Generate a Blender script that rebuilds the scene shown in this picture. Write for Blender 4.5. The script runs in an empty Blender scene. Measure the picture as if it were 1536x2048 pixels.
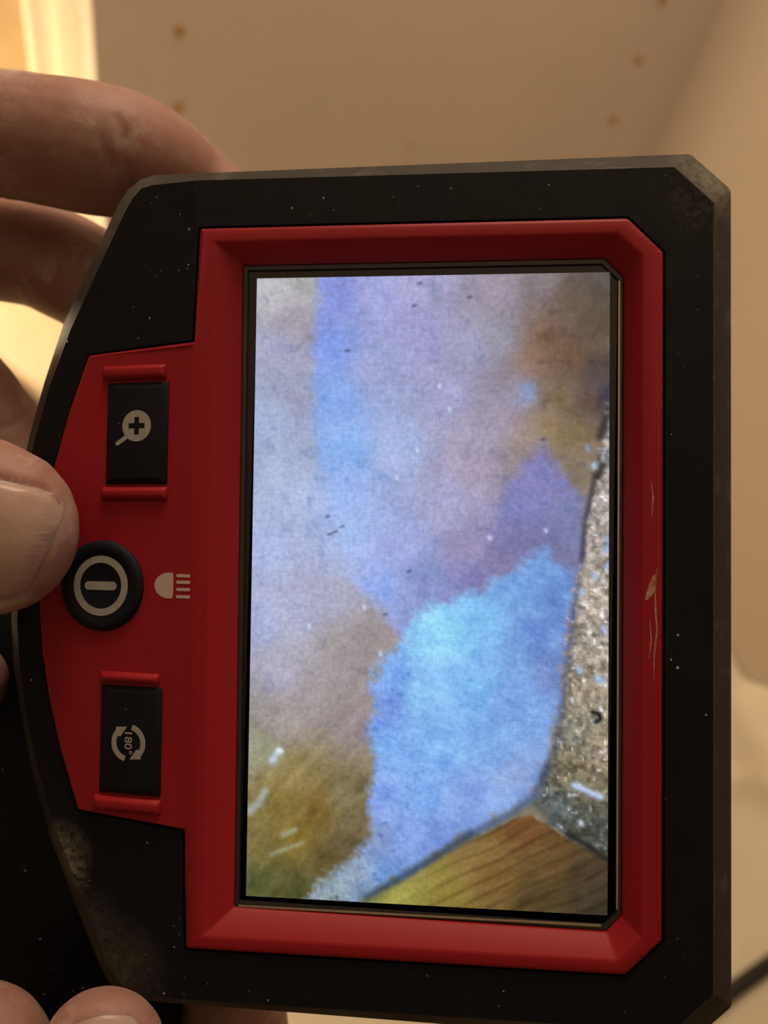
import bpy, bmesh, math, random
import numpy as np
from mathutils import Vector, Matrix
from mathutils.geometry import tessellate_polygon
from mathutils.bvhtree import BVHTree
random.seed(4); rng = np.random.default_rng(7)
SC = bpy.context.scene; COL = SC.collection

# ------------------------------------------------------------------ camera, world, light, exposure
CAMROT = Matrix(((0.94392, 0.11034, -0.3112), (-0.27094, 0.79753, -0.53902), (0.18872, 0.59311, 0.78269)))
cam_d = bpy.data.cameras.new('camera'); cam = bpy.data.objects.new('camera', cam_d); COL.objects.link(cam)
cam.matrix_world = Matrix.Translation((0, 0, 1.04)) @ CAMROT.to_4x4()
cam_d.sensor_fit = 'HORIZONTAL'; cam_d.sensor_width = 36; cam_d.lens = 1800/1536*36
cam_d.clip_start = 0.005; cam_d.clip_end = 30
cam_d.dof.use_dof = True; cam_d.dof.focus_distance = 0.1345; cam_d.dof.aperture_fstop = 22
SC.camera = cam
w = bpy.data.worlds.new('world'); SC.world = w; w.use_nodes = True
w.node_tree.nodes['Background'].inputs[0].default_value = (1.0, .74, .46, 1)
w.node_tree.nodes['Background'].inputs[1].default_value = 0.05
def light(name, kind, loc, aim, power, col, size=.3, **k):
    d = bpy.data.lights.new(name, kind); o = bpy.data.objects.new(name, d); COL.objects.link(o)
    o.location = loc; o.rotation_euler = (Vector(aim)-Vector(loc)).to_track_quat('-Z', 'Y').to_euler()
    d.energy = power; d.color = col
    if kind == 'AREA': d.size = size
    else: d.shadow_soft_size = size
    for a, b in k.items(): setattr(d, a, b)
    return o
WARM = (1.0, .77, .54)
light('hanging_bulb_light', 'POINT', (0.20, 0.70, 1.75), (0.20, 0.70, 0), 27, WARM, .13)
light('alcove_lamp_light', 'POINT', (-.50, 1.07, .22), (0, 1.2, .2), 18, (1.0, .80, .50), .06)
SC.view_settings.view_transform = 'Standard'; SC.view_settings.look = 'None'
SC.view_settings.exposure = 0; SC.view_settings.gamma = 1; SC.view_settings.use_curve_mapping = False
SC.cycles.use_denoising = True; SC.cycles.max_bounces = 8; SC.cycles.caustics_reflective = False

# ------------------------------------------------------------------ helpers
def lin(c):
    c = np.asarray(c, float)/255.
    return np.where(c <= .04045, c/12.92, ((c+.055)/1.055)**2.4)
def rgb(*c): return tuple(lin(c)) + (1,)
def mat(name, col, rough=.5, spec=.5, bump=None, vary=None, specks=None, sss=0, metal=0, patch=None, blots=None):
    m = bpy.data.materials.new(name); m.use_nodes = True; nt = m.node_tree; N = nt.nodes; L = nt.links
    b = N['Principled BSDF']; b.inputs['Roughness'].default_value = rough
    b.inputs['Specular IOR Level'].default_value = spec; b.inputs['Metallic'].default_value = metal
    tc = N.new('ShaderNodeTexCoord'); b.inputs['Base Color'].default_value = col
    out = None
    def noise(scale, detail=4, rough_=.6):
        n = N.new('ShaderNodeTexNoise'); n.inputs['Scale'].default_value = scale
        n.inputs['Detail'].default_value = detail; n.inputs['Roughness'].default_value = rough_
        L.new(tc.outputs['Object'], n.inputs['Vector']); return n.outputs['Fac']
    def ramp(src, a, bb):
        r = N.new('ShaderNodeMapRange'); r.inputs[1].default_value = a; r.inputs[2].default_value = bb
        L.new(src, r.inputs[0]); return r.outputs[0]
    def mix(fac, a, bcol):
        x = N.new('ShaderNodeMix'); x.data_type = 'RGBA'
        L.new(fac, x.inputs[0])
        if isinstance(a, tuple): x.inputs[6].default_value = a
        else: L.new(a, x.inputs[6])
        x.inputs[7].default_value = bcol
        return x.outputs[2]
    cur = col
    if vary: cur = mix(ramp(noise(vary[0]), .35, .65), cur, vary[1])
    for p in (patch or []): cur = mix(ramp(noise(p[0], 6, .7), p[2], p[3]), cur, p[1])
    for (sc, dens, size, scol) in (specks or []):
        v = N.new('ShaderNodeTexVoronoi'); v.inputs['Scale'].default_value = sc
        L.new(tc.outputs['Object'], v.inputs['Vector'])
        s = N.new('ShaderNodeSeparateColor'); L.new(v.outputs['Color'], s.inputs[0])
        thr = N.new('ShaderNodeMath'); thr.operation = 'MULTIPLY'
        L.new(ramp(s.outputs[0], 1-dens, 1), thr.inputs[0]); thr.inputs[1].default_value = size
        lt = N.new('ShaderNodeMath'); lt.operation = 'LESS_THAN'
        L.new(v.outputs['Distance'], lt.inputs[0]); L.new(thr.outputs[0], lt.inputs[1])
        cur = mix(lt.outputs[0], cur, scol)
    for (px, py, pz, rad, bc, thr) in (blots or []):             # a scuffed spot with a place of its own
        vd = N.new('ShaderNodeVectorMath'); vd.operation = 'DISTANCE'; L.new(tc.outputs['Object'], vd.inputs[0]); vd.inputs[1].default_value = (px*.001, py*.001, pz*.001)
        mr = N.new('ShaderNodeMapRange'); mr.inputs[1].default_value = rad*.001; mr.inputs[2].default_value = rad*.0002; L.new(vd.outputs['Value'], mr.inputs[0])
        mu = N.new('ShaderNodeMath'); mu.operation = 'MULTIPLY'; L.new(mr.outputs[0], mu.inputs[0]); L.new(ramp(noise(900, 6, .75), thr, thr+.3), mu.inputs[1])
        cur = mix(mu.outputs[0], cur, bc)
    if not isinstance(cur, tuple): L.new(cur, b.inputs['Base Color'])
    prev = None
    for (kind, sc, dist) in (bump or []):
        if kind == 'n': src = noise(sc, 5)
        else:
            v = N.new('ShaderNodeTexVoronoi'); v.inputs['Scale'].default_value = sc
            L.new(tc.outputs['Object'], v.inputs['Vector']); src = v.outputs['Distance']
        bp = N.new('ShaderNodeBump'); bp.inputs['Distance'].default_value = dist; bp.inputs['Strength'].default_value = .6
        L.new(src, bp.inputs['Height'])
        if prev: L.new(prev, bp.inputs['Normal'])
        prev = bp.outputs['Normal']
    if prev: L.new(prev, b.inputs['Normal'])
    if sss:
        b.inputs['Subsurface Weight'].default_value = sss
        b.inputs['Subsurface Radius'].default_value = (1, .25, .12); b.inputs['Subsurface Scale'].default_value = .009
    return m
def mesh_obj(name, verts, faces, m, parent=None, smooth=None, bevel=0, mm=True):
    me = bpy.data.meshes.new(name)
    k = .001 if mm else 1
    me.from_pydata([tuple(c*k for c in v) for v in verts], [], faces)
    bm = bmesh.new(); bm.from_mesh(me); bmesh.ops.remove_doubles(bm, verts=bm.verts, dist=1e-6)
    bmesh.ops.recalc_face_normals(bm, faces=bm.faces)
    if bevel:
        es = [e for e in bm.edges if len(e.link_faces) == 2 and e.calc_face_angle(0) > .45]
        bmesh.ops.bevel(bm, geom=es, offset=bevel*k, segments=2, affect='EDGES', profile=.5, clamp_overlap=True)
    bm.to_mesh(me); bm.free()
    if smooth:
        for p in me.polygons: p.use_smooth = True
        me.set_sharp_from_angle(angle=math.radians(smooth))
    o = bpy.data.objects.new(name, me); COL.objects.link(o); me.materials.append(m)
    if parent: o.parent = parent
    return o
FOLD = -36.2
class G:                                                        # collects faces for one mesh
    def __init__(s): s.v = []; s.f = []
    def add(s, vs, fs):
        b = len(s.v); s.v += [tuple(x) for x in vs]; s.f += [tuple(i+b for i in f) for f in fs]
    def sheet(s, outer, holes, z):
        loops = [[Vector((x, y, 0)) for x, y in l] for l in [outer]+holes]
        flat = [p for l in loops for p in l]; tris = tessellate_polygon(loops)
        if callable(z):                                         # a face that folds at FOLD is cut there first
            bm = bmesh.new(); vs = [bm.verts.new(p) for p in flat]
            for t in tris: bm.faces.new([vs[i] for i in t])
            bmesh.ops.bisect_plane(bm, geom=bm.verts[:]+bm.edges[:]+bm.faces[:], plane_co=(FOLD, 0, 0), plane_no=(1, 0, 0), dist=1e-5)
            bm.verts.index_update(); flat = [v.co.copy() for v in bm.verts]; tris = [[v.index for v in f.verts] for f in bm.faces]; bm.free()
        s.add([(p.x, p.y, z(p.x, p.y) if callable(z) else z) for p in flat], tris)
    def wall(s, A, B):                                          # closed loops of 3D points, same count
        n = len(A); s.add(list(A)+list(B), [(i, (i+1) % n, n+(i+1) % n, n+i) for i in range(n)])
    def box(s, x0, x1, y0, y1, z0, z1):
        s.add([(x0,y0,z0),(x1,y0,z0),(x1,y1,z0),(x0,y1,z0),(x0,y0,z1),(x1,y0,z1),(x1,y1,z1),(x0,y1,z1)],
              [(0,3,2,1),(4,5,6,7),(0,1,5,4),(1,2,6,5),(2,3,7,6),(3,0,4,7)])
    def cyl(s, c, r, z0, z1, n=40):
        l = [(c[0]+r*math.cos(2*math.pi*i/n), c[1]+r*math.sin(2*math.pi*i/n)) for i in range(n)]
        s.wall([(x,y,z0) for x,y in l], [(x,y,z1) for x,y in l]); s.sheet(l, [], z1); s.sheet(l, [], z0)
def L3(l, z): return [(x, y, z(x, y) if callable(z) else z) for x, y in l]
def mirror(l): return l + [(x, -y) for x, y in reversed(l)]
def arc(cx, cy, r, a0, a1, n=16):
    return [(cx+r*math.cos(math.radians(a0+(a1-a0)*i/n)), cy+r*math.sin(math.radians(a0+(a1-a0)*i/n))) for i in range(n+1)]
def tag(o, label=None, cat=None, group=None, kind=None):
    for k, v in (('label', label), ('category', cat), ('group', group), ('kind', kind)):
        if v: o[k] = v
    return o

# ------------------------------------------------------------------ materials
M_wall = mat('plasterboard', (.60, .535, .49, 1), .85, .2, bump=[('n', 25, .002)], vary=(3, (.64, .57, .52, 1)))
M_right = mat('skimmed_wall', (.53, .445, .37, 1), .85, .2, bump=[('n', 20, .002)])
M_ceil = mat('ceiling_paint', (.8, .78, .74, 1), .9, .2)
M_floor = mat('bare_floor', (.72, .62, .47, 1), .8, .2, vary=(12, (.66, .56, .42, 1)))
M_sheet = mat('dust_sheet', (.80, .74, .60, 1), .9, .1, bump=[('n', 60, .004), ('n', 900, .0006)])
M_trim = mat('cream_gloss', (.86, .78, .62, 1), .35, .5)
M_door = mat('tan_door', (.62, .46, .26, 1), .5, .4, vary=(18, (.56, .40, .22, 1)))
M_screw = mat('rusty_screw', (.46, .29, .14, 1), .7, .3)
DUST = (.42, .38, .32, 1)
BLOTS = [(-57, -43, 0, 6, (.17, .16, .14, 1), .36), (-55.5, -46.5, 0, 4, (.2, .19, .16, 1), .42), (-47, -60, 1, 10, (.05, .048, .04, 1), .3), (-52, -53, 0, 7, (.04, .038, .034, 1), .35), (40, 58, 2, 9, (.06, .057, .05, 1), .45)]
M_black = mat('black_rubber', (.004, .005, .007, 1), .55, .12, bump=[('n', 2600, .00006)], vary=(120, (.006, .0066, .008, 1)),
              specks=[(620, .22, .11, DUST), (330, .10, .085, DUST), (1100, .10, .2, (.10, .095, .09, 1)), (150, .07, .045, (.6, .55, .46, 1))], blots=BLOTS)
M_bevel = mat('scuffed_rubber', (.022, .022, .0215, 1), .6, .2, bump=[('n', 2600, .00006)], vary=(260, (.018, .018, .018, 1)),
              patch=[(160, (.085, .08, .07, 1), .54, .75)], specks=[(900, .10, .08, DUST)], blots=BLOTS+[(42, 61.5, 1, 8, (.13, .125, .105, 1), .3), (-50, 60, 0, 9, (.10, .095, .08, 1), .3)])
M_wear = mat('worn_rubber', (.022, .021, .02, 1), .6, .25, patch=[(110, (.20, .18, .15, 1), .53, .75)])
M_red = mat('red_plastic', (.23, .0085, .015, 1), .48, .20, bump=[('n', 5000, .00003)], specks=[(260, .05, .03, (.6, .45, .36, 1))])
M_button = mat('button_rubber', (.005, .006, .012, 1), .6, .14, specks=[(900, .14, .12, (.2, .175, .14, 1)), (1900, .08, .16, (.1, .09, .075, 1))])
M_print = mat('grey_print', (.29, .285, .28, 1), .6, .3, vary=(900, (.25, .245, .24, 1)))
M_lightprint = mat('pink_print', (.42, .33, .32, 1), .55, .3)
M_border = mat('glass_border', (.006, .006, .009, 1), .07, .5)
M_gasket = mat('gasket', (.02, .018, .018, 1), .3, .5)
M_metal = mat('pale_metal', (.45, .36, .26, 1), .35, .5, metal=.7)
M_scuff = mat('scuff_mark', (.40, .26, .20, 1), .8, .2, vary=(1500, (.25, .1, .09, 1)))
M_cable = mat('cable_rubber', (.02, .02, .018, 1), .6, .3)
SKIN = (.285, .175, .152, 1)
M_skin = mat('skin', SKIN, .55, .35, bump=[('v', 1300, .00004), ('n', 300, .0002), ('n', 4500, .00005)], vary=(130, (.25, .13, .11, 1)),
             patch=[(90, (.45, .37, .34, 1), .54, .76)], sss=.6)
M_nail = mat('nail', (.32, .215, .185, 1), .42, .5, bump=[('n', 400, .0001)], vary=(170, (.36, .255, .22, 1)), sss=.2)

# ------------------------------------------------------------------ room
XR, YB = .847, 1.03
def struct(name, g, m, parent=None, **k):
    o = mesh_obj(name, g.v, g.f, m, parent, mm=False, **k); o['kind'] = 'structure'; return o
g = G(); g.box(.0632, XR+.1, YB, YB+.40, 0, 2.4); g.box(-3.1, -1.05, YB, YB+.40, 0, 2.4); g.box(-1.05, .0632, YB, YB+.40, 2.2, 2.4)
wall_back = struct('wall_back', g, M_wall)
YD = 1.28                                                        # door set back in a recess added to keep its lamp off the plasterboard
g = G(); g.box(-1.05, -.98, YD, YD+.10, 0, 2.2); g.box(-1.05, .0632, YD, YD+.10, 2.08, 2.2); struct('wall_recess', g, M_right)
g = G(); g.box(XR, XR+.09, -3.4, YB, 0, 2.4); struct('wall_right', g, M_right)
g = G(); g.box(-3.1, -3.0, -3.4, YB, 0, 2.4); struct('wall_left', g, M_right)
g = G(); g.box(-3.0, XR, -3.5, -3.4, 0, 2.4); struct('wall_front', g, M_right)
g = G(); g.box(-3.1, XR+.1, -3.5, YB+.45, -.06, 0); struct('floor', g, M_floor)
g = G(); g.box(-3.1, XR+.1, -3.5, YB+.45, 2.4, 2.46); struct('ceiling', g, M_ceil)
# screw heads stand a hair proud of the plasterboard, one object each
scr = G(); scr.cyl((0, 0), .0065, 0, .0012, 20)
sme = None
def screw(x, z, mt=M_screw, s=1):
    global sme
    if sme is None:
        o = mesh_obj('screw_head', scr.v, scr.f, mt, wall_back, mm=False); sme = o.data
    else:
        o = bpy.data.objects.new('screw_head', sme); COL.objects.link(o); o.parent = wall_back
    o.location = (x, YB, z); o.rotation_euler = (math.pi/2, 0, 0); o.scale = (s, s, 1); o['kind'] = 'structure'
for z in (.17, .26, .35, .441, .530, .618, .705): screw(.156, z)
for z in (.19, .275, .36, .440, .525, .602, .69): screw(.755, z, s=.95)
for z in (.30, .392, .70): screw(.462, z, s=.5)
# door casing, moulded profile, and the door leaf set in its reveal
def casing(name, prof, z0, z1):
    g = G(); A = [(x, YD-d, z0) for x, d in prof]; B = [(x, YD-d, z1) for x, d in prof]
    n = len(prof)
    g.add(A+B, [(i, i+1, n+i+1, n+i) for i in range(n-1)] + [tuple(range(n)), tuple(range(2*n-1, n-1, -1))] + [(0, n-1, 2*n-1, n)])
    return struct(name, g, M_trim, smooth=40)
PROF = [(.0630, -.01), (.0630, .022), (.034, .022), (.031, .0205), (.027, .0185), (.023, .0175), (.014, .0165), (.009, .0165), (.006, .0175), (.001, .018), (-.005, .015), (-.008, .008), (-.008, -.06)]
casing('trim_1', PROF, 0, 2.08)
casing('trim_2', [(-.92-x, d) for x, d in PROF], 0, 2.08)
g = G(); g.box(-.912, -.008, YD-.02, YD+.02, 2.0, 2.08); struct('trim_3', g, M_trim)
g = G(); g.box(-.912, -.009, YD+.004, YD+.044, .006, 2.0)
for x0, x1 in ((-.79, -.51), (-.41, -.13)):
    for z0, z1 in ((.2, .85), (1.05, 1.85)):
        g.box(x0, x1, YD-.003, YD+.005, z0, z1)
door = struct('door_1', g, M_door)
g = G(); g.cyl((0, 0), .025, 0, .05, 24); kn = mesh_obj('door_handle', g.v, g.f, M_metal, door, mm=False)
kn.location = (-.84, YD+.004, 1.0); kn.rotation_euler = (math.pi/2, 0, 0)

# dust sheet with soft folds, its edge turned up against the right wall
def sheet_h(x, y):
    h = .006 + .004*math.sin(9*x+4*y)+.004*math.sin(17*y-6*x+1)+.003*math.sin(31*x+13*y)
    h += .010*math.exp(-((x-.78+.25*(y-.1))/.03)**2)+.012*math.exp(-((y-.24+.35*(x-.7))/.02)**2)
    return max(h, .001)
g = G(); nx, ny = 70, 110; P = []
for j in range(ny+1):
    for i in range(nx+1):
        x = .10+(XR-.003-.10)*i/nx; y = -.55+.98*j/ny
        k = min(1, max(0, (.362-y)/.05)); z = sheet_h(x, y) + .05*k*k*(3-2*k)*max(0, (x-.79)/.057)**3
        P.append((x, y, z))
n1 = (nx+1)*(ny+1)
g.add(P+[(x, y, z-.0015) for x, y, z in P], [(j*(nx+1)+i, j*(nx+1)+i+1, (j+1)*(nx+1)+i+1, (j+1)*(nx+1)+i) for j in range(ny) for i in range(nx)])
ds = mesh_obj('dust_sheet', g.v, g.f, M_sheet, None, smooth=60, mm=False)
tag(ds, 'pale cream dust sheet with soft folds covering the floor beside the right wall', 'dust sheet')

def spline(P, n=8):
    P = [np.array(p, float) for p in P]; P = [2*P[0]-P[1]]+P+[2*P[-1]-P[-2]]; out = []
    for i in range(1, len(P)-2):
        for k in range(n):
            t = k/n; a, b, c, d = P[i-1:i+3]
            out.append(.5*(2*b+(c-a)*t+(2*a-5*b+4*c-d)*t*t+(3*b-a-3*c+d)*t**3))
    out.append(P[-2]); return out
def tube(g, S, up=(0, 0, 1), n=20, cap=(1, 1), k=6):
    """closed tube through stations (x, y, z, half width, half thickness), rounded ends"""
    S = spline(S, k) if k > 1 else [np.array(s, float) for s in S]
    up = np.array(up, float)
    d0 = S[1][:3]-S[0][:3]; d0 /= np.linalg.norm(d0); d1 = S[-1][:3]-S[-2][:3]; d1 /= np.linalg.norm(d1)
    pre = []; post = []
    for a in (80, 62, 44, 24):
        c, s_ = math.cos(math.radians(a)), math.sin(math.radians(a))
        if cap[0]: pre.append(np.r_[S[0][:3]-d0*s_*S[0][3]*cap[0], S[0][3]*c, S[0][4]*c])
        if cap[1]: post.insert(0, np.r_[S[-1][:3]+d1*s_*S[-1][3]*cap[1], S[-1][3]*c, S[-1][4]*c])
    S = pre+S+post; R = []
    for i, s in enumerate(S):
        d = S[min(i+1, len(S)-1)][:3]-S[max(i-1, 0)][:3]; d = d/np.linalg.norm(d)
        b = np.cross(d, up); b /= np.linalg.norm(b); u = np.cross(b, d)
        R.append([tuple(s[:3]+b*s[3]*math.cos(2*math.pi*j/n)+u*s[4]*math.sin(2*math.pi*j/n)) for j in range(n)])
    for a, b in zip(R, R[1:]): g.wall(a, b)
    g.add(R[0], [tuple(range(n))]); g.add(R[-1], [tuple(range(n))])
g = G(); tube(g, [(-.40, 1.22, .01, .008, .008), (-.20, 1.14, .01, .008, .008), (-.096, 1.03, .01, .008, .008), (-.045, .955, .01, .008, .008), (.06, .74, .01, .008, .008), (.22, .40, .018, .008, .008),
                  (.33, .10, .028, .0085, .0085)] + [(x, y, sheet_h(x, y)+.0105, .009, .009) for x, y in ((.42, .01), (.50, -.008), (.562, -.003), (.615, .009), (.667, .021), (.718, .030), (.77, .037))], k=10, n=14)
cb = mesh_obj('cable', g.v, g.f, M_cable, None, smooth=60, mm=False)
tag(cb, 'thick black cable lying over the floor and the cream dust sheet', 'cable')

# ------------------------------------------------------------------ inspection camera monitor (local frame in mm: x along its width, y along its length, z out of the screen)
DEV = Matrix.Translation((.04719, .06264, .92797)) @ Matrix(((.90571, .1331, -.40246), (-.33237, .81224, -.47937), (.26309, .56794, .77989))).to_4x4()
dev = bpy.data.objects.new('inspection_camera', None); COL.objects.link(dev); dev.matrix_world = DEV; dev.empty_display_size = .02
tag(dev, 'handheld black and red inspection camera with a lit screen held in two hands', 'inspection camera')
SIL = ([(44.8, 59.9), (38.9, 65.5), (-44.5, 65.4)] + [(-47.3, 64.9), (-49.6, 63.3), (-51.2, 61.1)] +
       [(-54.6, 54.6), (-60.8, 42.0), (-64.2, 32.2), (-66.7, 23.4), (-68.4, 15), (-69.2, 7)])
INN = ([(41.25, 56.6), (35.7, 62.0), (-43.4, 62.1)] + [(-45.4, 61.8), (-46.9, 60.4), (-48.2, 58.4)] +
       [(-51.4, 52.2), (-57.6, 39.8), (-61.2, 30.6), (-63.6, 22.4), (-65.2, 14.4), (-65.9, 7)])
BAK = [(x*.955, y*.955) for x, y in SIL]
SIL, INN, BAK = mirror(SIL), mirror(INN), mirror(BAK)
def zf(x, y=0): return 3.0 if x > -36.2 else 3.0-(-36.2-x)*.17
def zs(x, y=0): return zf(x)-3.6
RED = [(34.2, 49.4), (29.1, 54.55), (-35.3, 54.55), (-35.9, 37.0), (-53.9, 35.6), (-57.2, 26.6), (-59.4, 18.9), (-60.9, 11.5), (-61.6, 5)]
RED = mirror(RED)
def off(l, d):                                                   # inset (+) / outset (-) of a clockwise-or-not loop
    n = len(l); out = []; A = sum(l[i][0]*l[(i+1) % n][1]-l[(i+1) % n][0]*l[i][1] for i in range(n)); s = 1 if A > 0 else -1
    for i in range(n):
        p0, p1, p2 = np.array(l[i-1]), np.array(l[i]), np.array(l[(i+1) % n])
        a = (p1-p0)/np.linalg.norm(p1-p0); b = (p2-p1)/np.linalg.norm(p2-p1)
        na, nb = np.array((-a[1], a[0]))*s, np.array((-b[1], b[0]))*s
        m = na+nb; m = m/np.dot(m, m)*2
        out.append(tuple(p1+m*d))
    return out
HOLE = off(RED, -.35)
g = G(); g.sheet(INN, [HOLE], zf); g.wall(L3(HOLE, zf), L3(HOLE, -7)); g.sheet(HOLE, [], -7)
mesh_obj('front_cover', g.v, g.f, M_black, dev)
WE = off(INN, -.32); g = G(); g.wall(L3(WE, lambda x, y: zf(x)-.36), L3(INN, zf)); mesh_obj('worn_edge', g.v, g.f, M_wear, dev)
g = G(); g.wall(L3(SIL, zs), L3(WE, lambda x, y: zf(x)-.36)); g.wall(L3(BAK, -15), L3(SIL, zs)); g.sheet(BAK, [], -15)
hs = mesh_obj('rubber_housing', g.v, g.f, M_bevel, dev, bevel=.35, smooth=30)
# red bezel with the control panel
def zr(x, y=0): return 3.6 if x > -36.2 else 3.6-(-36.2-x)*.155
CRE = [(31.2, 48.9), (27.6, 52.25), (-32.9, 52.35), (-32.8, -52.45), (27.8, -52.4), (31.3, -48.9)]
OPN = [(28.9, 46.6), (26.1, 49.45), (-29.1, 49.45), (-28.7, -49.0), (26.8, -49.6), (28.95, -47.2)]
RIN = off(RED, .4)
g = G(); g.sheet(RIN, [CRE], zr); g.wall(L3(RED, lambda x, y: zr(x)-.5), L3(RIN, zr)); g.wall(L3(RED, lambda x, y: zr(x)-2.6), L3(RED, lambda x, y: zr(x)-.5))
g.wall(L3(CRE, 3.6), L3(OPN, .9)); g.wall(L3(OPN, .9), L3(OPN, -.6))
mesh_obj('bezel', g.v, g.f, M_red, dev, bevel=.3, smooth=25)
# screen: gasket, glass border, lit display
GA = off(OPN, .12); GB = off(OPN, .75)
g = G(); g.wall(L3(GA, -.6), L3(GA, .55)); g.wall(L3(GA, .55), L3(GB, .55)); g.wall(L3(GB, .55), L3(GB, -.3))
mesh_obj('screen_gasket', g.v, g.f, M_gasket, dev)
g = G(); g.box(28.15, 28.4, -46.3, 46.0, .4, .72); g.box(-28.0, 26.0, -48.95, -48.7, .4, .75)  # bright edge line built as thin pale strips on two sides
mesh_obj('gasket_edge', g.v, g.f, M_metal, dev)
SW, SH = 27.0, 47.52
ACT = [(SW, SH), (-SW, SH), (-SW, -SH), (SW, -SH)]
g = G(); g.sheet(GB, [ACT], .02)
mesh_obj('screen_border', g.v, g.f, M_border, dev)

# the picture on the display, worked out in display units (x 495-1218, y 550-1832 like the picture's own rows)
NX, NY = 240, 430
U, V = np.meshgrid(np.linspace(0, 1, NX), np.linspace(0, 1, NY))
Q = [np.array(p, float) for p in ((513, 556), (1218, 545), (1216, 1832), (494, 1791))]
PX = (1-U)*(1-V)*Q[0][0]+U*(1-V)*Q[1][0]+U*V*Q[2][0]+(1-U)*V*Q[3][0]
PY = (1-U)*(1-V)*Q[0][1]+U*(1-V)*Q[1][1]+U*V*Q[2][1]+(1-U)*V*Q[3][1]
def vnoise(s, seed, stretch=(1, 1), rot=0):
    c, s_ = math.cos(rot), math.sin(rot)
    x = (PX*c+PY*s_)/s/stretch[0]+500; y = (-PX*s_+PY*c)/s/stretch[1]+500
    r = np.random.default_rng(seed).random((256, 256))
    xi, yi = np.floor(x).astype(int), np.floor(y).astype(int); fx, fy = x-xi, y-yi
    fx = fx*fx*(3-2*fx); fy = fy*fy*(3-2*fy)
    a, b, c_, d = (r[(yi+j) % 256, (xi+i) % 256] for j, i in ((0, 0), (0, 1), (1, 0), (1, 1)))
    return ((a*(1-fx)+b*fx)*(1-fy)+(c_*(1-fx)+d*fx)*fy)*2-1
def fbm(s, seed, o=4, **k): return sum(vnoise(s/2**i, seed+i, **k)*.6**i for i in range(o))
def idw(S, p=3.0):
    num = 0; den = 0
    for x, y, r, gg, b in S:
        wt = 1/((PX-x)**2+(PY-y)**2+300)**(p/2)
        num = num+wt[..., None]*np.array((r, gg, b), float); den = den+wt
    return num/den[..., None]
def sdf(poly):
    P = np.array(poly, float); d = np.full(PX.shape, 1e9); ins = np.zeros(PX.shape, bool)
    for a, b in zip(P, np.roll(P, -1, 0)):
        e = b-a; t = np.clip(((PX-a[0])*e[0]+(PY-a[1])*e[1])/(e@e), 0, 1)
        d = np.minimum(d, np.hypot(PX-a[0]-t*e[0], PY-a[1]-t*e[1]))
        if a[1] != b[1]:
            c = ((a[1] > PY) != (b[1] > PY)) & (PX < (b[0]-a[0])*(PY-a[1])/(b[1]-a[1])+a[0]); ins ^= c
    return np.where(ins, d, -d)
def step(d, wdt): return np.clip(d/wdt+.5, 0, 1)[..., None]
A = [(540,590,178,178,186),(560,700,152,155,188),(620,560,160,160,160),(595,640,158,148,165),(600,800,148,153,186),(540,850,150,168,208),(600,1000,160,176,216),
 (540,1100,162,176,224),(520,1250,158,168,214),(600,1230,168,172,206),(655,1200,162,165,196),(560,1350,166,162,186),(680,1300,158,148,150),(745,1300,150,138,140),
 (640,1400,160,147,150),(720,1450,146,132,135),(560,1450,152,142,140),(520,1500,142,142,112),(600,1550,142,122,70),(560,1600,132,112,48),(640,1620,127,96,38),
 (700,1600,122,112,75),(725,1650,112,96,65),(520,1690,118,104,52),(600,1680,130,106,34),(520,1770,80,86,40),(600,1780,80,80,40),(660,1720,96,82,40),(700,1700,100,86,55)]
img = idw(A)
B = [(670,600,125,142,222),(660,700,116,148,234),(680,800,120,160,236),(700,900,126,172,242),(680,1000,140,172,238),(705,1080,152,180,238),(760,1180,138,166,236),
 (760,600,150,155,215),(850,560,165,160,210),(760,750,145,155,205),(850,680,150,150,205),(900,800,155,155,205),(800,900,155,175,225),(900,1000,160,160,205),(800,1100,150,165,226),
 (850,1180,126,142,206),(950,1100,145,135,180),(950,950,160,146,176),(950,700,150,150,190),(1000,580,150,140,160),(1080,560,124,115,122),(1000,680,140,140,160),(1000,850,150,140,165),
 (1040,800,145,140,170),(1060,880,150,130,125),(960,880,160,150,180),(1150,600,98,82,70),(1200,560,80,74,70),(1200,650,86,72,58),(1100,680,118,86,66),(1080,720,132,100,80),  # upper-right browns include the grey veil of the ceiling's reflection in their colour
 (1150,720,106,78,56),(1200,750,76,66,65),(1120,800,116,96,70),(1180,800,92,70,60),(1100,860,140,116,80),(1150,880,122,100,68),(1140,950,126,110,90),(1210,790,62,56,80),(960,1180,120,120,185),(1100,1100,110,115,170)]
DB = sdf([(648,500),(632,640),(628,760),(630,860),(640,940),(650,1000),(640,1050),(655,1110),(690,1150),(730,1190),(770,1230),(803,1270),(900,1330),(1240,1330),(1240,500)])
b = step(DB+fbm(26, 3)*7, 26+np.clip(PY-930, 0, 130)*.6*(PY < 1160)); img = img*(1-b)+idw(B)*b
T = step(sdf([(1088,893),(1108,925),(1140,968),(1165,1000),(1175,1100),(1150,1150),(1090,1150),(1040,1180),(960,1200),(985,1090),(1010,1000),(1050,935)])+fbm(18, 9)*6, 30)
img = img*(1-T)+idw([(1080,950,124,122,186),(1060,1020,116,120,186),(1130,1050,116,122,172),(1050,1100,116,112,166),(1000,1150,128,122,172),(1100,1120,110,112,160)])*T
mot = fbm(46, 21)*6+fbm(14, 31)*4
img = img+mot[..., None]*np.array((1, .9, .9))
img -= np.clip(fbm(26, 91)-.5, 0, 1)[..., None]*np.array((20, 16, 9))
st = fbm(14, 77, stretch=(1, 3.4), rot=.75)*8*step(PY-1400, 200)[..., 0]*step(790-PX, 60)[..., 0]; img += st[..., None]
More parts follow.
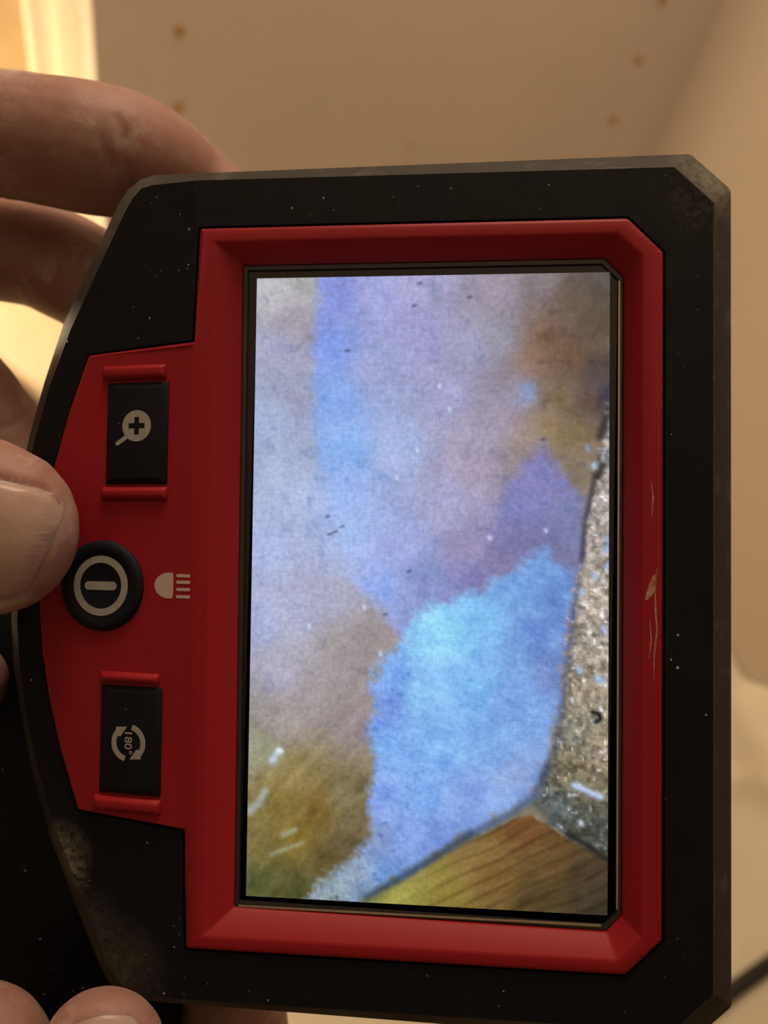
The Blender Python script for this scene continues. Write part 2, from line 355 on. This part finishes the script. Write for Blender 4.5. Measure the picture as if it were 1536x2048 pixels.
# pale fluffy mass
FL = [(1095,1106),(1108,1128),(1130,1143),(1158,1150),(1146,1230),(1132,1300),(1126,1370),(1119,1440),(1110,1490),(1097,1540),(1072,1590),(1052,1612),(1000,1640),(940,1670),(880,1710),(820,1750),(760,1785),
 (715,1806),(605,1806),(650,1765),(700,1725),(735,1690),(750,1650),(745,1580),(750,1560),(755,1530),(740,1470),(755,1440),(752,1380),(765,1335),(800,1310),(820,1265),(850,1235),(880,1213),(930,1205),(970,1190),(1000,1165),(1050,1140),(1075,1112)]
DF = sdf(FL); f = step(DF+fbm(22, 41)*8+fbm(9, 45, stretch=(2.5, 1), rot=.5)*4, 22)
FC = idw([(900,1270,120,208,252),(870,1300,122,200,250),(960,1250,100,178,242),(1050,1180,95,152,226),(1100,1200,80,126,206),(1080,1280,84,130,214),(1110,1350,88,118,190),(800,1350,96,152,236),
 (780,1420,94,134,226),(850,1400,116,186,246),(950,1380,96,170,240),(1040,1400,96,146,226),(1000,1500,104,160,234),(900,1500,100,166,242),(800,1500,100,160,240),(770,1600,104,144,234),(850,1600,104,160,240),
 (950,1600,114,150,230),(1040,1550,120,150,214),(820,1680,114,150,234),(900,1680,94,130,214),(760,1680,110,130,190),(720,1750,132,152,174),(680,1790,120,140,150),(780,1750,90,140,214),(740,1790,98,136,180)])
strand = fbm(7, 55, o=3, stretch=(3.2, 1), rot=.35)
FC = FC+(fbm(30, 61)*12+strand*6)[..., None]*np.array((1, 1, .7))
FC -= np.clip(fbm(11, 71)-.45, 0, 1)[..., None]*np.array((45, 45, 18))*step(840-PX, 80)
FC = FC*.88+np.array((205, 222, 245))*.12
img = img*(1-f)+FC*f
# grainy edge on the right
GR = step(sdf([(1240,800),(1215,815),(1205,870),(1192,930),(1188,990),(1176,1030),(1168,1100),(1162,1150),(1152,1200),(1142,1280),(1130,1360),(1122,1440),(1112,1500),(1092,1560),(1076,1602),(1110,1650),(1150,1690),(1240,1720)])+fbm(14, 101)*10, 7)
GC = idw([(1200,880,120,125,130),(1205,1000,165,155,150),(1200,1100,160,150,142),(1195,1200,166,152,140),(1185,1300,150,140,128),(1185,1380,154,140,118),(1160,1480,126,122,106),(1150,1550,112,104,74),(1190,1580,110,100,76),
 (1120,1620,80,90,92),(1180,1660,70,74,66),(1210,1500,150,132,106)])
gn = fbm(9, 111, o=3); GC = GC*(1+.26*gn[..., None])+np.clip(vnoise(7, 117)-.6, 0, 1)[..., None]*np.array((200, 240, 330))
img = img*(1-GR)+GC*GR
# bare timber, bottom right
DW = sdf([(718,1806),(800,1770),(880,1725),(960,1680),(1030,1645),(1066,1634),(1110,1662),(1150,1688),(1200,1712),(1230,1722),(1230,1850),(700,1850)])
wd = step(DW+fbm(20, 121)*2, 5)
WC = idw([(800,1790,156,152,58),(760,1800,130,135,60),(860,1760,150,136,56),(900,1790,136,116,42),(960,1720,136,106,50),(1060,1660,120,76,36),(1000,1760,120,86,36),(1100,1720,104,76,36),(1080,1800,80,62,32),(1180,1760,70,56,36),(1200,1820,54,46,32)])
ln = np.abs(((PX*.42+PY*.91+vnoise(90, 131)*7)/27) % 1-.5); WC = WC*(1-.20*np.clip(1-ln*5, 0, 1)[..., None]*step(PX-860, 120))+fbm(10, 133, stretch=(4, 1), rot=-.43)[..., None]*7
img = img*(1-wd)+WC*wd
# dark seams
def seam(pts, wdt, col, amt):
    global img
    d = np.full(PX.shape, 1e9)
    for (x0, y0), (x1, y1) in zip(pts, pts[1:]):
        e = (x1-x0, y1-y0); t = np.clip(((PX-x0)*e[0]+(PY-y0)*e[1])/(e[0]**2+e[1]**2+1e-6), 0, 1); d = np.minimum(d, np.hypot(PX-x0-t*e[0], PY-y0-t*e[1]))
    k = (np.exp(-(d/wdt)**2)*amt)[..., None]; img = img*(1-k)+np.array(col, float)*k
seam([(740,1796),(800,1764),(870,1722),(950,1672)], 9, (38,62,88), .7)
seam([(950,1672),(1030,1632),(1075,1596),(1100,1540)], 9, (50,72,110), .6)
seam([(1090,1560),(1118,1490),(1130,1400),(1142,1300),(1160,1170)], 8, (50,62,92), .45)
seam([(1165,1130),(1172,1050),(1190,960)], 6, (40,40,52), .65)
seam([(1195,960),(1203,940)], 8, (38,26,24), .8); seam([(1200,880),(1212,840)], 9, (40,36,40), .8)
seam([(1078,1612),(1112,1650)], 10, (58,72,76), .6); seam([(1140,1672),(1190,1704),(1216,1722)], 7, (26,26,28), .8)
seam([(1187,1432),(1199,1436),(1202,1446),(1192,1452)], 4.5, (8,10,18), .95)
seam([(1152,1576),(1203,1600)], 7, (180,202,250), .9); seam([(1165,1650),(1165,1652)], 6, (190,205,220), .9); seam([(1196,1365),(1206,1370)], 7, (150,190,250), .8)
for x, y, c in ((1215,1085,(120,170,255)),(1213,1105,(140,180,255)),(1216,1140,(130,170,240)),(1190,1160,(150,180,230)),(1165,1190,(150,190,240)),(1208,1265,(165,185,250)),(1160,1345,(140,180,240)),(1188,937,(150,200,230)),(1212,890,(215,190,180)),(1175,900,(130,150,190))): seam([(x, y), (x+1, y+5)], 6, c, .85)
seam([(1061,782),(1063,798)], 14, (112,150,218), .6)
seam([(548,1525),(560,1508)], 9, (185,205,230), .8); seam([(560,1505),(566,1506)], 5, (225,240,255), .8); seam([(500,1625),(520,1610),(533,1585)], 9, (160,175,180), .7)
seam([(572,1672),(595,1662)], 6, (160,165,150), .7); seam([(545,1710),(610,1688)], 5, (150,155,130), .65)
for x, y in ((885,775),(905,822),(842,905),(800,960),(622,1258),(1095,1068),(985,1082),(735,1220),(768,1313)): seam([(x, y), (x+.5, y+4)], 4, (195,210,245), .75)
for x, y in ((1089,885),(700,704),(660,1040),(665,1075),(676,1070),(690,1060),(778,1236),(835,612),(845,566),(825,1150),(945,595)): seam([(x-3, y+1), (x+3, y-1)], 2.5, (40,40,70), .6)
seam([(620,675),(625,678)], 9, (110,115,130), .5); seam([(872,565),(878,600)], 10, (112,124,150), .5)
lum = img@np.array((.3, .59, .11)); img = (img*.84+lum[..., None]*.16)*1.05
img = np.clip(img, 4, 255)
cols = np.concatenate([lin(img), np.ones((NY, NX, 1))], -1).astype(np.float32)
me = bpy.data.meshes.new('display')
vx = -SW+2*SW*U; vy = SH-2*SH*V
me.from_pydata([(x*.001, y*.001, .00006) for x, y in zip(vx.ravel(), vy.ravel())], [],
               [(j*NX+i, (j+1)*NX+i, (j+1)*NX+i+1, j*NX+i+1) for j in range(NY-1) for i in range(NX-1)])
at = me.color_attributes.new('picture', 'FLOAT_COLOR', 'POINT'); at.data.foreach_set('color', cols.ravel())
M_disp = bpy.data.materials.new('lit_display'); M_disp.use_nodes = True; nt = M_disp.node_tree; N, L = nt.nodes, nt.links
pb = N['Principled BSDF']; pb.inputs['Base Color'].default_value = (.004, .004, .005, 1); pb.inputs['Roughness'].default_value = .09
ca = N.new('ShaderNodeVertexColor'); ca.layer_name = 'picture'
tc = N.new('ShaderNodeTexCoord'); sx = N.new('ShaderNodeSeparateXYZ'); L.new(tc.outputs['Object'], sx.inputs[0])
def grid(src, pitch):                                            # dark line between pixel rows
    a = N.new('ShaderNodeMath'); a.operation = 'MULTIPLY'; a.inputs[1].default_value = 2*math.pi/pitch; L.new(src, a.inputs[0])
    c = N.new('ShaderNodeMath'); c.operation = 'COSINE'; L.new(a.outputs[0], c.inputs[0])
    m_ = N.new('ShaderNodeMath'); m_.operation = 'MULTIPLY_ADD'; m_.inputs[1].default_value = .20; m_.inputs[2].default_value = 1.0; L.new(c.outputs[0], m_.inputs[0]); return m_.outputs[0]
gm = N.new('ShaderNodeMath'); gm.operation = 'MULTIPLY'; L.new(grid(sx.outputs[0], .054/272), gm.inputs[0]); L.new(grid(sx.outputs[1], .09504/480), gm.inputs[1])
nz = N.new('ShaderNodeTexNoise'); nz.inputs['Scale'].default_value = 1400; nz.inputs['Detail'].default_value = 2; L.new(tc.outputs['Object'], nz.inputs['Vector'])
nr = N.new('ShaderNodeMapRange'); nr.inputs[1].default_value = .2; nr.inputs[2].default_value = .8; nr.inputs[3].default_value = .82; nr.inputs[4].default_value = 1.18; L.new(nz.outputs['Fac'], nr.inputs[0])
g2 = N.new('ShaderNodeMath'); g2.operation = 'MULTIPLY'; L.new(gm.outputs[0], g2.inputs[0]); L.new(nr.outputs[0], g2.inputs[1])
L.new(ca.outputs['Color'], pb.inputs['Emission Color']); L.new(g2.outputs[0], pb.inputs['Emission Strength'])
me.materials.append(M_disp); dsp = bpy.data.objects.new('display', me); COL.objects.link(dsp); dsp.parent = dev
dsp['label'] = 'lit display showing pale blue fluffy growth beside bare timber'

# buttons with their printed symbols
def btop(x, y=0): return zr(x)+.75
def box_button(name, x0, x1, y0, y1):
    o = [(x0, y0), (x1, y0), (x1, y1), (x0, y1)]; i = off(o, .8)
    ctr = [(x0+1.6, y0+.9), (x1-1.2, y0+.9), (x1-1.2, y1-.9), (x0+1.6, y1-.9)]
    g = G(); g.wall(L3(o, lambda x, y: zr(x)-.3), L3(o, lambda x, y: zr(x)+.25)); g.wall(L3(o, lambda x, y: zr(x)+.25), L3(ctr, btop)); g.sheet(ctr, [], btop)
    return mesh_obj(name, g.v, g.f, M_button, dev, bevel=.18, smooth=30)
def guard(x0, x1, y0, y1):
    o = [(x0, y0), (x1, y0), (x1, y1), (x0, y1)]; i = off(o, .55)
    g = G(); g.wall(L3(o, lambda x, y: zr(x)-.2), L3(o, lambda x, y: zr(x)+.3)); g.wall(L3(o, lambda x, y: zr(x)+.3), L3(i, lambda x, y: zr(x)+1.05)); g.sheet(i, [], lambda x, y: zr(x)+1.05)
    mesh_obj('button_guard', g.v, g.f, M_red, dev, bevel=.25, smooth=40)
zoom = box_button('zoom_button', -50.1, -39.7, 15.1, 30.9)
rot = box_button('rotate_button', -50.0, -39.7, -32.3, -15.9)
guard(-51.0, -40.2, 31.3, 33.6); guard(-50.8, -39.6, 12.6, 14.7); guard(-50.2, -40.2, -15.5, -13.8); guard(-50.9, -39.6, -35.0, -32.7)
PC = (-50.3, -.65)
g = G(); rings = [(7.1, -.3), (7.0, .45), (6.6, .8), (5.6, .95), (5.2, .70)]
C = lambda r: arc(PC[0], PC[1], r, 0, 352.5, 47)
for (r0, z0), (r1, z1) in zip(rings, rings[1:]): g.wall(L3(C(r0), lambda x, y: zr(PC[0]) + z0 - (PC[0]-x)*.155), L3(C(r1), lambda x, y: zr(PC[0]) + z1 - (PC[0]-x)*.155))
g.sheet(C(5.2), [], lambda x, y: zr(x)+.70)
pwr = mesh_obj('power_button', g.v, g.f, M_button, dev, smooth=50)
def prt(name, shapes, zfun, parent, m):
    g = G()
    for o, h in shapes:
        g.sheet(o, h, lambda x, y: zfun(x)+.06)
        for l in [o]+h: g.wall(L3(l, lambda x, y: zfun(x)+.06), L3(l, lambda x, y: zfun(x)-.05))
    return mesh_obj(name, g.v, g.f, m, parent)
def pill(x0, x1, y, r): return arc(x1-r, y, r, -90, 90, 8)+arc(x0+r, y, r, 90, 270, 8)
pt = lambda x: zr(x)+.70
prt('power_symbol', [(arc(*PC, 4.65, 0, 352.5, 47), [arc(*PC, 3.55, 0, 352.5, 47)]), (pill(PC[0]-2.75, PC[0]+2.75, PC[1]-.0, .66), [])], pt, pwr, M_print)
zc = (-44.75, 24.05); a_, b_ = .42, 1.36
plus = [(zc[0]+x, zc[1]+y) for x, y in ((-a_, b_), (-a_, a_), (-b_, a_), (-b_, -a_), (-a_, -a_), (-a_, -b_), (a_, -b_), (a_, -a_), (b_, -a_), (b_, a_), (a_, a_), (a_, b_))]
hd = [(-46.55, 22.72), (-48.05, 21.7), (-48.3, 21.42), (-48.2, 21.12), (-47.9, 21.05), (-47.6, 21.2), (-46.1, 22.2)]
prt('magnifier_symbol', [(arc(*zc, 2.42, 0, 352.5, 47), [plus]), (hd, [])], btop, zoom, M_print)
rc = (-44.95, -24.4)
def arrow(sgn):
    o = [(2.03*math.cos(math.radians(t)), 2.03*math.sin(math.radians(t))) for t in range(258, 145, -6)]
    i = [(2.84*math.cos(math.radians(t)), 2.84*math.sin(math.radians(t))) for t in range(137, 260, 6)]
    l = o+[(-1.36, .90), (-.26, 2.46), (-2.12, 2.30)]+i
    return [(rc[0]+sgn*x, rc[1]+sgn*y) for x, y in l]
prt('rotate_symbol', [(arrow(1), []), (arrow(-1), [])], btop, rot, M_print)
fc = bpy.data.curves.new('digits', 'FONT'); fc.body = '180°'; fc.size = 1.72; fc.align_x = 'CENTER'; fc.extrude = .03; fc.offset = .012
to = bpy.data.objects.new('digits', fc); COL.objects.link(to); bpy.context.view_layer.update()
tm = bpy.data.meshes.new_from_object(to.evaluated_get(bpy.context.evaluated_depsgraph_get())); bpy.data.objects.remove(to)
xs = [v.co.x for v in tm.vertices]; wdt = max(xs)-min(xs); cxm = (max(xs)+min(xs))/2
for v in tm.vertices:
    u_, v_ = (v.co.x-cxm)*3.3/wdt, (v.co.y-.6)*1.0
    x, y = rc[0]+v_+.02, rc[1]-u_-.05
    v.co = (x*.001, y*.001, (btop(x)+.05+v.co.z)*.001)
dg = bpy.data.objects.new('degree_digits', tm); COL.objects.link(dg); tm.materials.append(M_print); dg.parent = rot
lz = lambda x: zr(x)+.0
dome = [(-38.45, -2.28), (-38.33, -1.6), (-38.33, .8), (-38.45, 1.55)]+[(-39.0+2.45*math.cos(math.radians(t)), -.38+1.98*math.sin(math.radians(t))) for t in range(95, 266, 10)]
prt('lamp_symbol', [(dome, [])]+[(pill(-37.85, -35.55, y, .24), []) for y in (1.15, .17, -.93, -2.03)], lz, dev, M_lightprint)
# scratches through the red paint beside the screen
g = G()
def sliver(pts, wdt):
    n = len(pts); Lf = []; Rt = []
    for i, (x, y) in enumerate(pts):
        k = wdt*math.sin(math.pi*(i+.4)/(n-.2)); Lf.append((x-k, y, 3.63)); Rt.append((x+k, y, 3.63))
    g.add(Lf+Rt, [(i, i+1, n+i+1, n+i) for i in range(n-1)])
sliver([(33.0, 2.5), (32.7, 1.2), (32.3, -.2), (31.8, -1.2)], .55); sliver([(33.3, 3.4), (33.0, .5), (33.1, -3), (33.3, -5.5), (32.9, -9), (32.9, -12.5)], .12)
sliver([(32.3, -4), (32.5, -7), (32.2, -9.5)], .08); sliver([(32.4, 16), (32.7, 13.5), (32.5, 11)], .10)
mesh_obj('scuff', g.v, g.f, M_scuff, dev)['label'] = 'pale scratch in the red bezel'
# grip that runs off behind the head
g = G()
def ring8(c, dx, hy, hz, r):
    out = []
    for sy, sz in ((1, 1), (1, -1), (-1, -1), (-1, 1)):
        for t in (0, 1, 2):
            a = math.radians({(1, 1): 90, (1, -1): 0, (-1, -1): -90, (-1, 1): 180}[(sy, sz)]-45*t)
            out.append((c[0], c[1]+sy*(hy-r)+r*math.cos(a), c[2]+sz*(hz-r)+r*math.sin(a)))
    return out
RG = [ring8((-44, -47, -27), 0, 40, 9, 6), ring8((-49, -49, -29), 0, 46, 12, 7), ring8((-62, -49.5, -30), 0, 48.5, 14, 7), ring8((-90, -49.5, -34), 0, 49, 16, 9), ring8((-135, -50, -40), 0, 48, 18, 10), ring8((-150, -52, -42), 0, 38, 16, 10)]
for a, b in zip(RG, RG[1:]): g.wall(a, b)
n = len(RG[0]); g.add(RG[0], [tuple(range(n))]); g.add(RG[-1], [tuple(range(n))])
mesh_obj('grip', g.v, g.f, M_black, dev, smooth=40)

# ------------------------------------------------------------------ hands
def smooth_loop(P, n=4):
    out = []; m = len(P); P = [np.array(p, float) for p in P]
    for i in range(m):
        a, b, c, d = P[i-1], P[i], P[(i+1) % m], P[(i+2) % m]
        for k in range(n):
            t = k/n; out.append(tuple(float(q) for q in .5*(2*b+(c-a)*t+(2*a-5*b+4*c-d)*t*t+(3*b-a-3*c+d)*t**3)))
    return out
def hand(name, tubes, label, creases=(), nails=()):
    g = G()
    for t in tubes: tube(g, *t[:1], **(t[1] if len(t) > 1 else {}))
    me = bpy.data.meshes.new(name); me.from_pydata([tuple(c*.001 for c in v) for v in g.v], [], g.f)
    o = bpy.data.objects.new(name, me); COL.objects.link(o)
    rm = o.modifiers.new('r', 'REMESH'); rm.mode = 'VOXEL'; rm.voxel_size = .00075
    sm = o.modifiers.new('s', 'SMOOTH'); sm.iterations = 9; sm.factor = .5
    ev = o.evaluated_get(bpy.context.evaluated_depsgraph_get()); nm = bpy.data.meshes.new_from_object(ev)
    o.modifiers.clear(); o.data = nm
    n = len(nm.vertices); co = np.empty(n*3); nm.vertices.foreach_get('co', co); co = co.reshape(-1, 3)*1000
    no = np.empty(n*3); nm.vertices.foreach_get('normal', no); no = no.reshape(-1, 3)
    for c, ax, dep, wd_, rad in creases:                         # skin folds across a joint
        ax = np.array(ax, float); ax /= np.linalg.norm(ax); r = co-np.array(c, float)
        t = r@ax; q = np.linalg.norm(r-t[:, None]*ax, axis=1)
        t = t+.5*np.sin(q*.9+c[0])
        co -= no*(dep*np.exp(-(t/wd_)**2)*np.clip((rad-q)/3, 0, 1))[:, None]
    for poly, zmin in nails:                                     # groove round the nail plate
        d = np.full(n, 1e9)
        for (x0, y0), (x1, y1) in zip(poly, poly[1:]+poly[:1]):
            ex, ey = x1-x0, y1-y0; t = np.clip(((co[:, 0]-x0)*ex+(co[:, 1]-y0)*ey)/(ex*ex+ey*ey), 0, 1)
            d = np.minimum(d, np.hypot(co[:, 0]-x0-t*ex, co[:, 1]-y0-t*ey))
        co -= no*(.5*np.exp(-(d/.6)**2)*((co[:, 2] > zmin) & (no[:, 2] > 0)))[:, None]
    nm.vertices.foreach_set('co', (co/1000).ravel()); nm.update()
    for p in nm.polygons: p.use_smooth = True
    nm.materials.clear(); nm.materials.append(M_skin); o.name = name
    o.matrix_world = DEV; tag(o, label, 'hand')
    for poly, zmin in nails:
        bvh = BVHTree.FromPolygons([tuple(c) for c in co], [tuple(p.vertices) for p in nm.polygons])
        bm = bmesh.new(); ip = off(poly, .2)
        for t in tessellate_polygon([[Vector((x, y, 0)) for x, y in ip]]): bm.faces.new([bm.verts.new((*ip[i], 0)) for i in t])
        bmesh.ops.remove_doubles(bm, verts=bm.verts, dist=1e-4)
        for _ in range(4): bmesh.ops.subdivide_edges(bm, edges=bm.edges, cuts=1, use_grid_fill=True); bmesh.ops.triangulate(bm, faces=bm.faces)
        V_ = []
        for v in bm.verts:
            h = bvh.ray_cast(Vector((v.co.x, v.co.y, 60)), Vector((0, 0, -1)))[0]
            z = h.z if h else zmin
            d = min(np.hypot(v.co.x-x0-(t := max(0, min(1, ((v.co.x-x0)*(x1-x0)+(v.co.y-y0)*(y1-y0))/((x1-x0)**2+(y1-y0)**2))))*(x1-x0), v.co.y-y0-t*(y1-y0)) for (x0, y0), (x1, y1) in zip(ip, ip[1:]+ip[:1]))
            v.co.z = z+.05+.28*min(1, d/.9)
        F_ = []
        bm.verts.index_update(); V_ = [tuple(v.co) for v in bm.verts]; F_ = [tuple(v.index for v in f.verts) for f in bm.faces]
        bm.free(); mesh_obj('fingernail', V_, F_, M_nail, o, smooth=70)
    return o
NAIL1 = [(-58.3, 14.6), (-55.4, 14.0), (-53.0, 12.8), (-52.2, 11.0), (-52.4, 8.4), (-53.4, 5.5), (-55.2, 1.8), (-57.4, -1.6), (-60.5, -2.6), (-64.5, -1.2), (-67.5, 2.5), (-69.0, 8), (-68.0, 13), (-63.5, 15.4)]
hand('hand', [
    ([(-128,74,-16,12,12),(-100,79,-13,11,11),(-77.3,78,-13,10.9,10.6),(-69.5,77.1,-14,11.1,10.6),(-61.6,75.9,-15,11.4,10.8),(-54.9,75.4,-18,11,10.5),(-50.6,74.6,-23,10,10),(-45.6,72.2,-28,8.8,8.8),(-34.4,64.3,-31,8.2,7.6),(-25.5,56.4,-31,7.6,6.8)],),
    ([(-132,60,-32,11.5,11.5),(-110.2,66,-34,10.4,10.4),(-84.3,64.0,-34,10.4,10.4),(-73.8,60.4,-34,10.6,10.4),(-63.5,54.3,-33,9.8,9.6),(-52,49.5,-30,8.8,8.4),(-40,46,-28,8,7.6)],),
    ([(-132,44,-34,11,11),(-109.7,49,-29,9.8,9.8),(-91.4,35.3,-26,9.5,9.5),(-82,23,-28,9.2,9.2),(-72.7,14,-30,8.6,8.2),(-64.1,8.3,-29,7.8,7.2)],),
    ([(-136,12,-32,10,10),(-114,-2,-22,8.8,8.8),(-92.4,-14,-12,8,8),(-78.7,-17.8,-10,6.8,6.6)],),
    ([(-165,44,-10,16,16),(-140,36,-4,15.5,15.5),(-118,25.5,4,14,13.5),(-97.2,17.3,9,12,11.5),(-82.9,12.7,10.5,12.2,10.2),(-74.1,10.4,10.5,13,9.4),(-68,8.9,10,13.3,8.9),(-64.4,7.9,9.5,13.1,8.6)], dict(n=28)),
    ([(-128,42,-28,40,12),(-150,40,-26,42,15),(-180,36,-24,38,17),(-210,32,-24,30,18),(-240,28,-24,28,20),(-320,20,-24,34,28)], dict(n=40, cap=(.25, .2)))],
    'left hand gripping the monitor with its thumb over the round power button',
    creases=[((-52.5,70,-14),(1,.12,-.1),.6,.9,11), ((-55,70,-12),(1,.05,0),.3,.8,10), ((-78,78,-10),(1,0,0),.35,.8,14), ((-84,12,18),(.95,-.25,0),.5,1.2,14), ((-87,13,18),(.95,-.25,0),.4,1.0,14), ((-85,27,-20),(.7,-.7,0),.3,.7,11), ((-82,24,-20),(.7,-.7,0),.3,.7,11)],
    nails=[(smooth_loop(NAIL1), 12)])
NAIL2 = [(-50.6, -66), (-49.6, -61.8), (-47.6, -58.9), (-45.2, -57.8), (-42.6, -57.6), (-39.8, -58.4), (-38.2, -60.6), (-37.6, -65), (-38.4, -70.5), (-41.5, -73.4), (-46.5, -73.6), (-49.8, -71)]
NAIL2 = [(x-.6, y-2.6) for x, y in NAIL2]
hand('hand', [
    ([(-44,-150,-24,11,11),(-47.5,-117.7,-8,10.5,10.5),(-45.8,-84.3,4,9.6,9.2),(-45.4,-71.8,8,9.3,8.4),(-45.5,-67.9,8.5,9.3,8)],),
    ([(-60,-165,-26,14,14),(-69.5,-125,-12,12.5,12.5),(-71.5,-98,-2,11,10.5),(-67.6,-77.8,3,11.4,9.6),(-66.8,-72.1,4,11.3,9)],),
    ([(-24,-150,-28,11,11),(-30,-120,-22,10.5,10.5),(-34,-102,-26,10.4,10.4),(-36.1,-83,-28,10.2,10),(-37.3,-68.6,-28,9.2,8.8),(-38,-57.4,-27,8.4,7.8)],),
    ([(-4,-152,-30,11,11),(-4,-125,-20,10,10),(-6,-108,-24,9.5,9.5),(-8,-100,-38,8.6,8.6)],),
    ([(14,-158,-32,10,10),(14,-138,-22,9,9),(12,-124,-24,8.4,8.4),(10,-118,-34,7.6,7.6)],),
    ([(-14,-150,-32,42,12),(-16,-180,-34,40,16),(-18,-215,-34,30,18),(-20,-300,-34,34,26)], dict(n=40, cap=(.25, .2)))],
    'second hand below, one fingertip with its nail on the monitor corner',
    creases=[((-46,-86,8),(0,1,0),.4,1.0,13)], nails=[(smooth_loop(NAIL2), 10)])
